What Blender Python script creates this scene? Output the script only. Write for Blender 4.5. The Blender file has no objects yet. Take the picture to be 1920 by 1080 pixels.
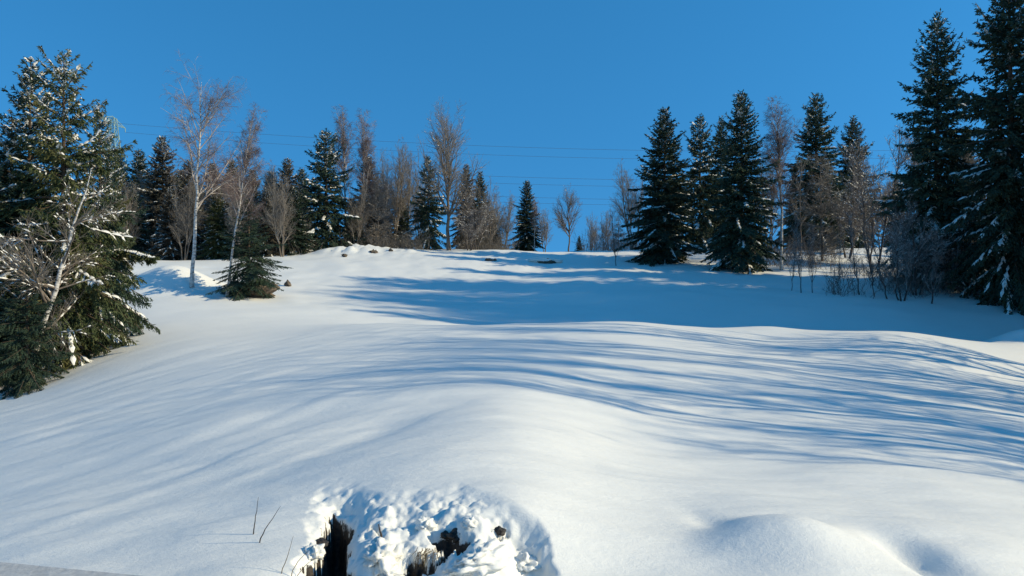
import bpy, math
from mathutils import Matrix, Euler
import numpy as np

# ------------------------------------------------------------------ camera, sky, sun, exposure
SC = bpy.context.scene
COL = SC.collection
EYE = 2.0                      # height of the lens above the scene's zero level
F = 1423.0                     # focal length in photograph pixels (1920 wide)
CX, CY = 960.0, 540.0

cam_data = bpy.data.cameras.new('camera')
cam_data.sensor_width = 36.0
cam_data.lens = 36.0 * F / 1920.0
cam_data.clip_start = 0.05
cam_data.clip_end = 5000.0
cam = bpy.data.objects.new('camera', cam_data)
COL.objects.link(cam)
cam.location = (0, 0, EYE)
cam.rotation_euler = (math.radians(90), 0, 0)
SC.camera = cam

SUN_EL = math.radians(26.5)
SUN_BACK = math.radians(9.0)   # how far behind the lens the sun stands, from due right
to_sun = np.array([math.cos(SUN_BACK) * math.cos(SUN_EL), -math.sin(SUN_BACK) * math.cos(SUN_EL), math.sin(SUN_EL)])

world = bpy.data.worlds.new('World')
SC.world = world
world.use_nodes = True
wn = world.node_tree.nodes
wl = world.node_tree.links
bg = wn['Background']
sky = wn.new('ShaderNodeTexSky')
sky.sky_type = 'NISHITA'
sky.sun_disc = False
sky.sun_elevation = SUN_EL
sky.sun_rotation = math.atan2(to_sun[0], to_sun[1])
sky.altitude = 1500.0
sky.air_density = 1.0
sky.dust_density = 0.0
sky.ozone_density = 4.0
# the high, dry winter air: look a little higher into the sky model, so that the horizon keeps the deep blue
wtc = wn.new('ShaderNodeTexCoord')
wmap = wn.new('ShaderNodeMapping')
wmap.inputs['Scale'].default_value = (1, 1, .7)
wmap.inputs['Location'].default_value = (0, 0, .38)
wl.new(wtc.outputs['Generated'], wmap.inputs['Vector'])
wnor = wn.new('ShaderNodeVectorMath'); wnor.operation = 'NORMALIZE'
wl.new(wmap.outputs['Vector'], wnor.inputs[0])
wl.new(wnor.outputs['Vector'], sky.inputs['Vector'])
whs = wn.new('ShaderNodeHueSaturation')
whs.inputs['Saturation'].default_value = 1.24
whs.inputs['Hue'].default_value = 0.488
wl.new(sky.outputs['Color'], whs.inputs['Color'])
wl.new(whs.outputs['Color'], bg.inputs['Color'])
bg.inputs['Strength'].default_value = 0.15

sun_data = bpy.data.lights.new('sun', 'SUN')
sun_data.energy = 3.05
sun_data.angle = math.radians(0.5)
sun_data.color = (1.0, 0.875, 0.61)
sun = bpy.data.objects.new('sun', sun_data)
COL.objects.link(sun)
sun.rotation_euler = (math.radians(90) - SUN_EL, 0, math.atan2(to_sun[0], -to_sun[1]))

SC.view_settings.view_transform = 'Standard'
SC.view_settings.look = 'None'
SC.view_settings.exposure = 0.54
SC.view_settings.gamma = 1.0
SC.view_settings.use_curve_mapping = False
SC.cycles.max_bounces = 6
SC.cycles.diffuse_bounces = 3
SC.cycles.use_denoising = True

# ------------------------------------------------------------------ helpers
def hash2(ix, iy, seed):
    h = (ix.astype(np.int64) * 374761393 + iy.astype(np.int64) * 668265263 + seed * 1442695041) & 0xFFFFFFFF
    h = ((h ^ (h >> 13)) * 1274126177) & 0xFFFFFFFF
    h = ((h ^ (h >> 16)) * 2246822519) & 0xFFFFFFFF
    return ((h ^ (h >> 15)) & 0xFFFFFF) / float(0xFFFFFF)

def vnoise(x, y, seed=0):
    xi, yi = np.floor(x), np.floor(y)
    fx, fy = x - xi, y - yi
    fx = fx * fx * fx * (fx * (fx * 6 - 15) + 10)
    fy = fy * fy * fy * (fy * (fy * 6 - 15) + 10)
    a, b = hash2(xi, yi, seed), hash2(xi + 1, yi, seed)
    c, d = hash2(xi, yi + 1, seed), hash2(xi + 1, yi + 1, seed)
    return (a + (b - a) * fx) * (1 - fy) + (c + (d - c) * fx) * fy - 0.5

def fbm(x, y, seed=0, octaves=4, gain=0.5):
    s, amp = 0.0, 1.0
    for o in range(octaves):
        s = s + amp * vnoise(x * 2.03 ** o + 17.3 * o, y * 2.03 ** o - 9.1 * o, seed + o)
        amp *= gain
    return s

def sstep(a, b, x):
    t = np.clip((x - a) / (b - a), 0, 1)
    return t * t * (3 - 2 * t)

def mesh_from(name, verts, quads, mat=None, smooth=False, tris=None):
    me = bpy.data.meshes.new(name)
    verts = np.ascontiguousarray(verts, dtype=np.float32).reshape(-1, 3)
    nq = 0 if quads is None else len(quads)
    nt = 0 if tris is None else len(tris)
    parts, starts = [], []
    if nq:
        parts.append(np.asarray(quads, dtype=np.int32).ravel())
        starts.append(np.arange(nq, dtype=np.int32) * 4)
    if nt:
        parts.append(np.asarray(tris, dtype=np.int32).ravel())
        starts.append(nq * 4 + np.arange(nt, dtype=np.int32) * 3)
    loops = np.concatenate(parts)
    me.vertices.add(len(verts))
    me.vertices.foreach_set('co', verts.ravel())
    me.loops.add(len(loops))
    me.loops.foreach_set('vertex_index', loops)
    me.polygons.add(nq + nt)
    me.polygons.foreach_set('loop_start', np.concatenate(starts))
    if smooth:
        me.polygons.foreach_set('use_smooth', np.ones(nq + nt, dtype=bool))
    me.update(calc_edges=True)
    if mat is not None:
        me.materials.append(mat)
    return me

def link(name, data, parent=None, loc=None):
    o = bpy.data.objects.new(name, data)
    COL.objects.link(o)
    if parent is not None:
        o.parent = parent
    if loc is not None:
        o.location = loc
    return o

def tag(o, label=None, cat=None, group=None, kind=None):
    if label: o['label'] = label
    if cat: o['category'] = cat
    if group: o['group'] = group
    if kind: o['kind'] = kind
    return o

class Geo:
    """Collects vertex and quad arrays of one mesh."""
    def __init__(self):
        self.v, self.q, self.n = [], [], 0
    def add(self, v, q):
        v = np.asarray(v, float).reshape(-1, 3)
        if len(v) == 0: return
        self.v.append(v); self.q.append(np.asarray(q) + self.n); self.n += len(v)
    def mesh(self, name, mat, smooth=False):
        if self.n == 0: return None
        return mesh_from(name, np.concatenate(self.v), np.concatenate(self.q), mat, smooth)

def norm(a):
    return a / np.maximum(np.linalg.norm(a, axis=-1, keepdims=True), 1e-9)

def tubes(P, R, S):
    """P (n,K,3) centre lines, R (n,K) radii -> verts, quads of n tubes with S sides."""
    n, K, _ = P.shape
    d = norm(P[:, -1] - P[:, 0])
    ref = np.where(np.abs(d[:, 2:3]) < 0.8, np.array([[0, 0, 1.0]]), np.array([[1.0, 0, 0]]))
    s = norm(np.cross(d, ref)); t = np.cross(s, d)
    ang = np.arange(S) * 2 * np.pi / S + 0.4
    ring = np.cos(ang)[None, :, None] * s[:, None, :] + np.sin(ang)[None, :, None] * t[:, None, :]
    V = P[:, :, None, :] + R[:, :, None, None] * ring[:, None, :, :]
    base = (np.arange(n) * K * S)[:, None, None] + (np.arange(K - 1) * S)[None, :, None]
    j = np.arange(S)[None, None, :]; j2 = (j + 1) % S
    Q = np.stack([base + j, base + j2, base + S + j2, base + S + j], axis=-1).reshape(-1, 4)
    return V.reshape(-1, 3), Q

def sprigs(P0, D, Sd, L, W):
    """Rhombus leaves: start, direction, side vector, length, half width."""
    n = len(P0)
    L = L[:, None]; W = W[:, None]
    V = np.stack([P0, P0 + 0.42 * L * D + W * Sd, P0 + L * D, P0 + 0.42 * L * D - W * Sd], axis=1)
    return V.reshape(-1, 3), np.arange(n * 4).reshape(-1, 4)

def roofs(P0, P1, w, h):
    """Little snow ridges lying along twigs: two slanting faces, tapering to the ends."""
    n = len(P0)
    d = P1 - P0
    s = norm(np.cross(d, np.array([[0, 0, 1.0]]))) * w[:, None]
    up = np.zeros((n, 3)); up[:, 2] = h
    lo = -0.15 * up
    m = (P0 + P1) / 2
    V = np.stack([P0 + lo, m + s + lo, P1 + lo, m - s + lo, m + up, P0 * .7 + P1 * .3 + up * .9, P0 * .3 + P1 * .7 + up * .9], axis=1)
    b = (np.arange(n) * 7)[:, None]
    Q = np.concatenate([b + np.array([[0, 1, 4, 5]]), b + np.array([[1, 2, 6, 4]]), b + np.array([[2, 3, 4, 6]]), b + np.array([[3, 0, 5, 4]])])
    return V.reshape(-1, 3), Q

# ------------------------------------------------------------------ materials
def new_mat(name):
    m = bpy.data.materials.new(name)
    m.use_nodes = True
    nt = m.node_tree
    return m, nt, nt.nodes['Principled BSDF']

def ramp_mat(name, stops, scale=3.0, detail=4.0, rough=0.8, coords='Object', bump=0.0, bump_scale=None, stretch=None, vary=0.0, trans=0.0):
    m, nt, p = new_mat(name)
    tc = nt.nodes.new('ShaderNodeTexCoord')
    mp = nt.nodes.new('ShaderNodeMapping')
    if stretch: mp.inputs['Scale'].default_value = stretch
    nz = nt.nodes.new('ShaderNodeTexNoise')
    nz.inputs['Scale'].default_value = scale
    nz.inputs['Detail'].default_value = detail
    rp = nt.nodes.new('ShaderNodeValToRGB')
    els = rp.color_ramp.elements
    for i, (pos, c) in enumerate(stops):
        e = els[i] if i < 2 else els.new(pos)
        e.position = pos; e.color = (*c, 1)
    nt.links.new(tc.outputs[coords], mp.inputs['Vector'])
    nt.links.new(mp.outputs['Vector'], nz.inputs['Vector'])
    nt.links.new(nz.outputs['Fac'], rp.inputs['Fac'])
    out = rp.outputs['Color']
    if vary:
        oi = nt.nodes.new('ShaderNodeObjectInfo')
        mr = nt.nodes.new('ShaderNodeMapRange')
        mr.inputs['To Min'].default_value = 1 - vary; mr.inputs['To Max'].default_value = 1 + vary
        hs = nt.nodes.new('ShaderNodeHueSaturation')
        nt.links.new(oi.outputs['Random'], mr.inputs['Value'])
        nt.links.new(mr.outputs['Result'], hs.inputs['Value'])
        nt.links.new(out, hs.inputs['Color'])
        out = hs.outputs['Color']
    nt.links.new(out, p.inputs['Base Color'])
    p.inputs['Roughness'].default_value = rough
    p.inputs['Specular IOR Level'].default_value = 0.25
    if bump:
        b = nt.nodes.new('ShaderNodeBump')
        b.inputs['Strength'].default_value = bump
        b.inputs['Distance'].default_value = 0.02
        nt.links.new(nz.outputs['Fac'], b.inputs['Height'])
        nt.links.new(b.outputs['Normal'], p.inputs['Normal'])
    return m

M = {}
M['needles'] = ramp_mat('spruce_needles', [(0.30, (.022, .048, .036)), (0.55, (.045, .075, .044)), (0.75, (.085, .098, .044))], 1.1, 5, 0.7, vary=0.25)
M['needles_olive'] = ramp_mat('olive_spruce_needles', [(0.30, (.030, .048, .024)), (0.50, (.070, .084, .030)), (0.72, (.135, .122, .046))], 0.9, 5, 0.75, vary=0.15)
M['needles_brown'] = ramp_mat('brown_spruce_needles', [(0.28, (.046, .054, .038)), (0.5, (.100, .090, .064)), (0.75, (.150, .126, .092))], 0.8, 5, 0.8, vary=0.25)
M['bark'] = ramp_mat('spruce_bark', [(0.3, (.050, .036, .026)), (0.7, (.160, .115, .080))], 6, 6, 0.9, bump=0.6, stretch=(1, 1, .25))
M['bare_bark'] = ramp_mat('grey_brown_bark', [(0.3, (.090, .070, .052)), (0.7, (.260, .210, .160))], 5, 6, 0.9, bump=0.5, stretch=(1, 1, .2))
M['birch_bark'] = ramp_mat('birch_bark', [(0.34, (.050, .045, .040)), (0.46, (.50, .47, .42)), (0.7, (.74, .70, .64))], 5, 5, 0.75, bump=0.3, stretch=(1, 1, 3.0))
M['birch_limb'] = ramp_mat('birch_limb_bark', [(0.3, (.16, .12, .10)), (0.6, (.46, .41, .36))], 2, 4, 0.8)
M['twig_red'] = ramp_mat('reddish_birch_twig', [(0.3, (.125, .088, .080)), (0.7, (.250, .180, .160))], 2, 3, 0.85, vary=0.15)
M['twig_brown'] = ramp_mat('brown_twig', [(0.3, (.140, .122, .100)), (0.7, (.320, .280, .232))], 2, 3, 0.85, vary=0.25)
M['twig_dark'] = ramp_mat('dark_twig', [(0.3, (.13, .115, .105)), (0.7, (.30, .26, .23))], 2, 3, 0.85, vary=0.2)
M['stem_dark'] = ramp_mat('dark_stem_bark', [(0.3, (.035, .030, .028)), (0.7, (.10, .085, .075))], 6, 4, 0.9)
M['stone'] = ramp_mat('brown_rock', [(0.3, (.05, .04, .03)), (0.7, (.20, .16, .12))], 9, 6, 0.9, bump=0.8)
M['wet_stone'] = ramp_mat('wet_dark_rock', [(0.3, (.012, .012, .012)), (0.7, (.075, .065, .055))], 14, 6, 0.6, bump=0.8)
M['dry_grass'] = ramp_mat('dry_grass', [(0.3, (.10, .075, .04)), (0.7, (.28, .21, .12))], 12, 3, 0.9)
M['concrete'] = ramp_mat('grey_concrete', [(0.3, (.42, .42, .41)), (0.7, (.56, .56, .54))], 30, 8, 0.9, bump=0.3)
M['steel'] = ramp_mat('pale_green_steel', [(0.3, (.16, .26, .24)), (0.7, (.30, .42, .38))], 2, 3, 0.6)
M['wire'] = ramp_mat('cable_metal', [(0.3, (.05, .07, .10)), (0.7, (.09, .11, .14))], 2, 2, 0.6)

def snow_material(name, bare=False):
    m, nt, p = new_mat(name)
    N, Lk = nt.nodes, nt.links
    p.inputs['Base Color'].default_value = (.885, .865, .79, 1)
    p.inputs['Roughness'].default_value = 0.62
    p.inputs['Specular IOR Level'].default_value = 0.3
    tc = N.new('ShaderNodeTexCoord')
    n1 = N.new('ShaderNodeTexNoise'); n1.inputs['Scale'].default_value = 22; n1.inputs['Detail'].default_value = 7; n1.inputs['Roughness'].default_value = .62
    n2 = N.new('ShaderNodeTexNoise'); n2.inputs['Scale'].default_value = 75; n2.inputs['Detail'].default_value = 5; n2.inputs['Roughness'].default_value = .7
    mp = N.new('ShaderNodeMapping'); mp.inputs['Scale'].default_value = (.55, 1.0, 1.0); mp.inputs['Rotation'].default_value = (0, 0, .3)
    Lk.new(tc.outputs['Object'], mp.inputs['Vector'])
    Lk.new(mp.outputs['Vector'], n1.inputs['Vector']); Lk.new(tc.outputs['Object'], n2.inputs['Vector'])
    b1 = N.new('ShaderNodeBump'); b1.inputs['Strength'].default_value = .42; b1.inputs['Distance'].default_value = .02
    b2 = N.new('ShaderNodeBump'); b2.inputs['Strength'].default_value = .55; b2.inputs['Distance'].default_value = .006
    Lk.new(n1.outputs['Fac'], b1.inputs['Height']); Lk.new(n2.outputs['Fac'], b2.inputs['Height'])
    Lk.new(b1.outputs['Normal'], b2.inputs['Normal']); Lk.new(b2.outputs['Normal'], p.inputs['Normal'])
    if bare:
        at = N.new('ShaderNodeAttribute'); at.attribute_name = 'bare'
        n3 = N.new('ShaderNodeTexNoise'); n3.inputs['Scale'].default_value = 30; n3.inputs['Detail'].default_value = 5
        Lk.new(tc.outputs['Object'], n3.inputs['Vector'])
        ad = N.new('ShaderNodeMath'); ad.operation = 'ADD'
        mu = N.new('ShaderNodeMath'); mu.operation = 'MULTIPLY_ADD'; mu.inputs[1].default_value = .8; mu.inputs[2].default_value = -.4
        Lk.new(n3.outputs['Fac'], mu.inputs[0])
        Lk.new(at.outputs['Fac'], ad.inputs[0]); Lk.new(mu.outputs[0], ad.inputs[1])
        st = N.new('ShaderNodeMapRange'); st.inputs['From Min'].default_value = .45; st.inputs['From Max'].default_value = .6
        Lk.new(ad.outputs[0], st.inputs['Value'])
        rp = N.new('ShaderNodeValToRGB')
        rp.color_ramp.elements[0].position = .35; rp.color_ramp.elements[0].color = (.012, .014, .016, 1)
        rp.color_ramp.elements[1].position = .7; rp.color_ramp.elements[1].color = (.075, .055, .040, 1)
        Lk.new(n3.outputs['Fac'], rp.inputs['Fac'])
        mx = N.new('ShaderNodeMix'); mx.data_type = 'RGBA'
        mx.inputs[6].default_value = (.885, .865, .79, 1)
        Lk.new(st.outputs['Result'], mx.inputs[0]); Lk.new(rp.outputs['Color'], mx.inputs[7])
        Lk.new(mx.outputs[2], p.inputs['Base Color'])
    return m

M['snow_ground'] = snow_material('field_snow', True)
M['snow'] = snow_material('clinging_snow')

# ------------------------------------------------------------------ terrain
def pix(px, py, d):
    return (px - CX) / F * d, d, (CY - py) / F * d

CTRL = [
    # centre line of the near knoll
    (960, 1080, 4.9), (960, 980, 5.3), (960, 900, 5.9), (960, 850, 6.9), (960, 800, 8.2), (960, 750, 10.2), (960, 700, 13.5), (960, 650, 19.5), (960, 620, 24.5), (960, 606, 28),
    (960, 626, 32.5), (960, 590, 38), (960, 525, 48), (960, 490, 56), (960, 472, 63), (960, 474, 72), (960, 482, 90),
    (720, 1080, 4.9), (720, 900, 6.1), (720, 800, 9.0), (720, 700, 14.5), (720, 640, 22), (720, 605, 29), (720, 615, 32.5), (720, 580, 38), (720, 520, 48), (720, 480, 56), (720, 464, 61), (720, 470, 70),
    (480, 1080, 4.7), (480, 1000, 5.4), (480, 900, 7.0), (480, 800, 10.0), (480, 700, 16.6), (480, 640, 25), (480, 605, 31), (480, 568, 37.5), (480, 530, 45), (480, 486, 56), (480, 485, 64), (480, 486, 80),
    (240, 1080, 4.9), (240, 1000, 5.8), (240, 900, 8.1), (240, 800, 12.0), (240, 700, 21.5), (240, 640, 27.5), (240, 590, 33.5), (240, 550, 40), (240, 488, 55), (240, 488, 66), (240, 490, 85),
    (0, 1080, 5.2), (0, 1000, 6.4), (0, 900, 9.4), (0, 800, 15.0), (0, 722, 25), (0, 650, 31), (0, 570, 40), (0, 500, 55), (0, 500, 80),
    (-400, 900, 13), (-400, 720, 27), (-400, 560, 42), (-400, 510, 60),
    (1100, 1080, 5.0), (1100, 950, 5.9), (1100, 860, 7.8), (1100, 780, 10.4), (1100, 700, 15), (1100, 640, 21.5), (1100, 606, 29),
    (1200, 900, 7.4), (1200, 840, 9.2), (1200, 760, 12.2), (1200, 606, 29.5), (1200, 628, 33), (1200, 590, 38), (1200, 520, 49), (1200, 490, 57), (1200, 470, 66), (1200, 472, 78),
    (1440, 1080, 5.1), (1440, 970, 6.3), (1440, 900, 8.0), (1440, 800, 11.6), (1440, 700, 17.5), (1440, 640, 25.5), (1440, 610, 30), (1440, 636, 33.5), (1440, 575, 40), (1440, 520, 50), (1440, 480, 62), (1440, 466, 78),
    (1690, 620, 30), (1690, 645, 33.5), (1690, 572, 41), (1690, 520, 50), (1690, 480, 62), (1690, 464, 80),
    (1920, 1080, 5.6), (1920, 960, 7.6), (1920, 880, 10.2), (1920, 780, 15.0), (1920, 700, 23), (1920, 645, 30), (1920, 664, 33), (1920, 600, 38), (1920, 555, 43), (1920, 510, 52), (1920, 470, 70),
    (2350, 900, 13), (2350, 700, 25), (2350, 620, 36), (2350, 540, 48), (2350, 500, 65),
]
cp = np.array([pix(*c) for c in CTRL])
def uv(x, y):
    yc = np.clip(y, 3.6, 100.0)
    return np.clip(x / yc, -1.15, 1.15) * 1.5, np.log(yc)
cu, cv_ = uv(cp[:, 0], cp[:, 1])
def kern(r2):
    return 0.5 * r2 * np.log(r2 + 1e-9)
nC = len(cp)
A = np.zeros((nC + 3, nC + 3))
A[:nC, :nC] = kern((cu[:, None] - cu) ** 2 + (cv_[:, None] - cv_) ** 2) + np.eye(nC) * 2.5e-3
A[:nC, nC] = 1; A[:nC, nC + 1] = cu; A[:nC, nC + 2] = cv_
A[nC:, :nC] = A[:nC, nC:].T
W_ = np.linalg.solve(A, np.concatenate([cp[:, 2], np.zeros(3)]))

def base_height(x, y):
    x = np.asarray(x, float).ravel(); y = np.asarray(y, float).ravel()
    out = np.empty(len(x))
    for s in range(0, len(x), 20000):
        u, v = uv(x[s:s + 20000], y[s:s + 20000])
        k = kern((u[:, None] - cu) ** 2 + (v[:, None] - cv_) ** 2)
        out[s:s + 20000] = k @ W_[:nC] + W_[nC] + W_[nC + 1] * u + W_[nC + 2] * v
    return out + EYE

def gauss(x, y, x0, y0, sx, sy, rot=0.0):
    c, s = math.cos(rot), math.sin(rot)
    dx, dy = x - x0, y - y0
    a = (dx * c + dy * s) / sx; b = (-dx * s + dy * c) / sy
    return np.exp(-(a * a + b * b))

def in_poly(px, py, poly, soft, grow=0.0):
    """Signed, softened inside-ness of a polygon in any 2-D unit."""
    inside = np.zeros(px.shape, bool)
    dist = np.full(px.shape, 1e9)
    n = len(poly)
    for i in range(n):
        x1, y1 = poly[i]; x2, y2 = poly[(i + 1) % n]
        c = ((y1 > py) != (y2 > py)) & (px < (x2 - x1) * (py - y1) / (y2 - y1 + 1e-9) + x1)
        inside ^= c
        t = np.clip(((px - x1) * (x2 - x1) + (py - y1) * (y2 - y1)) / ((x2 - x1) ** 2 + (y2 - y1) ** 2), 0, 1)
        dist = np.minimum(dist, np.hypot(px - x1 - t * (x2 - x1), py - y1 - t * (y2 - y1)))
    sd = np.where(inside, dist, -dist)
    return sstep(-soft - grow, soft - grow, sd)

DUG = [(606, 950), (622, 926), (652, 916), (700, 938), (760, 940), (830, 926), (900, 934), (950, 952), (990, 978), (1015, 1010), (1028, 1050), (1020, 1140), (520, 1140), (566, 1075), (584, 1030), (588, 990)]
GAPS = [([(616, 976), (626, 966), (644, 984), (668, 1004), (650, 1022), (650, 1050), (668, 1150), (535, 1150), (582, 1070), (602, 1030)], .36),
        ([(752, 1066), (784, 1052), (806, 1040), (838, 1026), (836, 1042), (812, 1066), (788, 1078), (770, 1084)], .24),
        ([(810, 998), (842, 998), (892, 1006), (880, 1026), (852, 1034), (834, 1026), (814, 1020)], .13),
        ([(918, 996), (946, 996), (938, 1006), (920, 1004)], .13),
        ([(703, 988), (713, 986), (716, 1008), (724, 1020), (708, 1012)], .14)]

def relief(x, y, zb):
    """Drifts, mounds and the broken snow over the ditch, added on the smooth slope; returns height and bare-soil mask."""
    r = np.zeros(len(x)); bare = np.zeros(len(x))
    near = np.exp(-np.maximum(y - 6, 0) / 26.0)
    r += near * (0.09 * fbm(x * .22 + 3, y * .34, 5, 3) + 0.05 * fbm(x * .5, y * .8, 11, 3))
    r += 0.03 * fbm(x * .8 + .35 * y, y * 2.2 - .3 * x, 21, 3) * np.exp(-np.maximum(y - 8, 0) / 20.0)
    # wind-drawn ridges on the flank that falls away to the left
    a_ = x * .88 - y * .47; b_ = x * .47 + y * .88
    lf = sstep(.8, -3.0, x) * sstep(4.5, 8, y) * sstep(32, 20, y)
    r += lf * (.038 * fbm(a_ * 1.1, b_ * .13, 23, 2) + .02 * fbm(a_ * 2.6, b_ * .25, 26, 2))
    r += sstep(25, 45, y) * (0.30 * fbm(x * .12, y * .16, 31, 3) + .10 * fbm(x * .5, y * .6, 35, 3))
    def at(px, py, d): return (px - CX) / F * d, d
    # rounded hummock lower right and the hollow beside it
    X, Y = at(1490, 1030, 5.7)
    r += .22 * gauss(x, y, X, Y, .50, .46, -.3)
    r += .04 * gauss(x, y, X - .42, Y + .12, .2, .3)
    X, Y = at(1712, 1060, 5.75)
    r -= .17 * gauss(x, y, X, Y, .20, .34, .2)
    X, Y = at(1335, 1000, 6.1)
    r -= .035 * gauss(x, y, X, Y, .14, .4, .2)
    # shaded mound by the birch, drift at the right edge, rough pile on the crest
    r += .85 * gauss(x, y, *at(285, 530, 41.2), 2.3, 1.7)
    r += .6 * gauss(x, y, *at(345, 535, 41.8), 1.8, 1.3)
    r += .9 * gauss(x, y, *at(1925, 640, 31.5), 1.5, 1.2)
    pile = gauss(x, y, *at(650, 470, 59), 3.8, 2.4)
    r += pile * (.15 + .9 * np.abs(fbm(x * .9, y * .9, 41, 4)))
    # broken snow
    loc = (np.abs(x + .5) < 1.7) & (y > 4.2) & (y < 6.6)
    if loc.any():
        xl, yl, zl = x[loc], y[loc], zb[loc] + r[loc] - EYE
        px = CX + F * xl / yl; py = CY - F * zl / yl
        wob = fbm(xl * 5, yl * 5, 51, 3) * 16
        dug = in_poly(px + wob * 1.6, py + wob * 1.2, DUG, 20)
        dep = .05 + .12 * sstep(890, 985, px) + .13 * np.exp(-((px - 634) / 34) ** 2 - ((py - 975) / 46) ** 2) + .05 * sstep(1000, 1060, py)
        dr = -dug * dep + .05 * dug * fbm(xl * 5, yl * 5, 62, 3) + .022 * dug * fbm(xl * 17, yl * 17, 63, 3, .6)
        dr += .09 * np.exp(-((px - 705) / 44) ** 4 - ((py - 1040) / 42) ** 4)
        dr += .08 * np.exp(-((px - 920) / 80) ** 4 - ((py - 1045) / 30) ** 4)
        py = CY - F * (zl + dr) / yl
        rgb_ = np.random.default_rng(77)
        lump = np.zeros(len(xl))
        for k in range(210):
            qx, qy = rgb_.uniform(590, 1025), rgb_.uniform(925, 1085)
            rr_ = rgb_.choice([.02, .032, .05, .08, .13], p=[.28, .26, .22, .16, .08])
            asp = rgb_.uniform(.6, 1.0); hh = rgb_.uniform(.22, .5)
            i_ = np.argmin((px - qx) ** 2 + (py - qy) ** 2)
            cxq, cyq = xl[i_], yl[i_]
            if (px[i_] - qx) ** 2 + (py[i_] - qy) ** 2 > 60: continue
            c_, s_ = math.cos(k), math.sin(k)
            ex, ey = (xl - cxq) * c_ + (yl - cyq) * s_, -(xl - cxq) * s_ + (yl - cyq) * c_
            w_ = 1 + .5 * vnoise(xl * 22 + k, yl * 22, 90)
            dd_ = (ex / rr_) ** 2 + (ey / (rr_ * asp)) ** 2
            lump = np.maximum(lump, rr_ * hh * np.clip(1 - dd_ * w_, 0, 1) ** .6)
        dr = dr + lump * sstep(.3, .9, dug)
        b = np.zeros(len(xl))
        py = CY - F * (zl + dr) / yl
        gw = fbm(xl * 13, yl * 13, 81, 3) * 22
        for (poly, dep), grow_ in zip(GAPS, (4.0, 2.0, 0.0, -1.0, 0.0)):
            g = in_poly(px + gw, py + gw * .6, poly, 4.0)
            dr -= g * dep
            b = np.maximum(b, in_poly(px + gw, py + gw * .6, poly, 3.0, grow_))
        r[loc] += dr
        bare[loc] = b
    return r, bare

def ground(x, y):
    x = np.atleast_1d(np.asarray(x, float)); y = np.atleast_1d(np.asarray(y, float))
    zb = base_height(x, y)
    return zb + relief(x, y, zb)[0]

def spaced(start, stop, s0, g):
    out, v = [], start
    while v < stop:
        out.append(v); v += s0 + g * abs(v - start)
    return out
mid = list(np.arange(-1.55, .45, .0115))
right = spaced(.45, 46, .0115, .024) + [48, 52, 58, 66, 80, 100, 140, 200, 320, 520, 900]
left = [-1.1 - v for v in right][::-1]
gx = np.array(left + mid + right)
gx = np.unique(np.round(gx, 5))
gy = [-60, -40, -25, -15, -9, -5, -2, 0, 1, 1.8, 2.4, 2.9, 3.3, 3.6, 3.8, 3.95, 4.06, 4.14, 4.2]
gy += list(np.arange(4.25, 6.15, .0115))
v = 6.15
while v < 72:
    gy.append(v); v += .0062 * v - .0062 * 6.15 + .0135 if v < 9 else .0062 * v
gy += [75, 78, 82, 87, 93, 100, 110, 125, 150, 190, 250, 340, 480, 700, 1200]
gy = np.array(gy)
GX, GY = np.meshgrid(gx, gy)
xs, ys = GX.ravel(), GY.ravel()
zb = base_height(xs, ys)
rel, bare = relief(xs, ys, zb)
zs = zb + rel
far = sstep(85, 200, np.hypot(xs, ys))
zs = zs * (1 - far) + (EYE - 4.0) * far
nx, ny = len(gx), len(gy)
idx = np.arange(nx * ny).reshape(ny, nx)
quads = np.stack([idx[:-1, :-1], idx[:-1, 1:], idx[1:, 1:], idx[1:, :-1]], -1).reshape(-1, 4)
# loose snow leans out over the broken edges
me = mesh_from('snow_ground', np.stack([xs, ys, zs], 1), quads, M['snow_ground'], True)
att = me.attributes.new('bare', 'FLOAT', 'POINT')
att.data.foreach_set('value', bare.astype(np.float32))
tag(link('snow_ground', me), 'snow covered field rising to a low crest', kind='structure')

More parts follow.
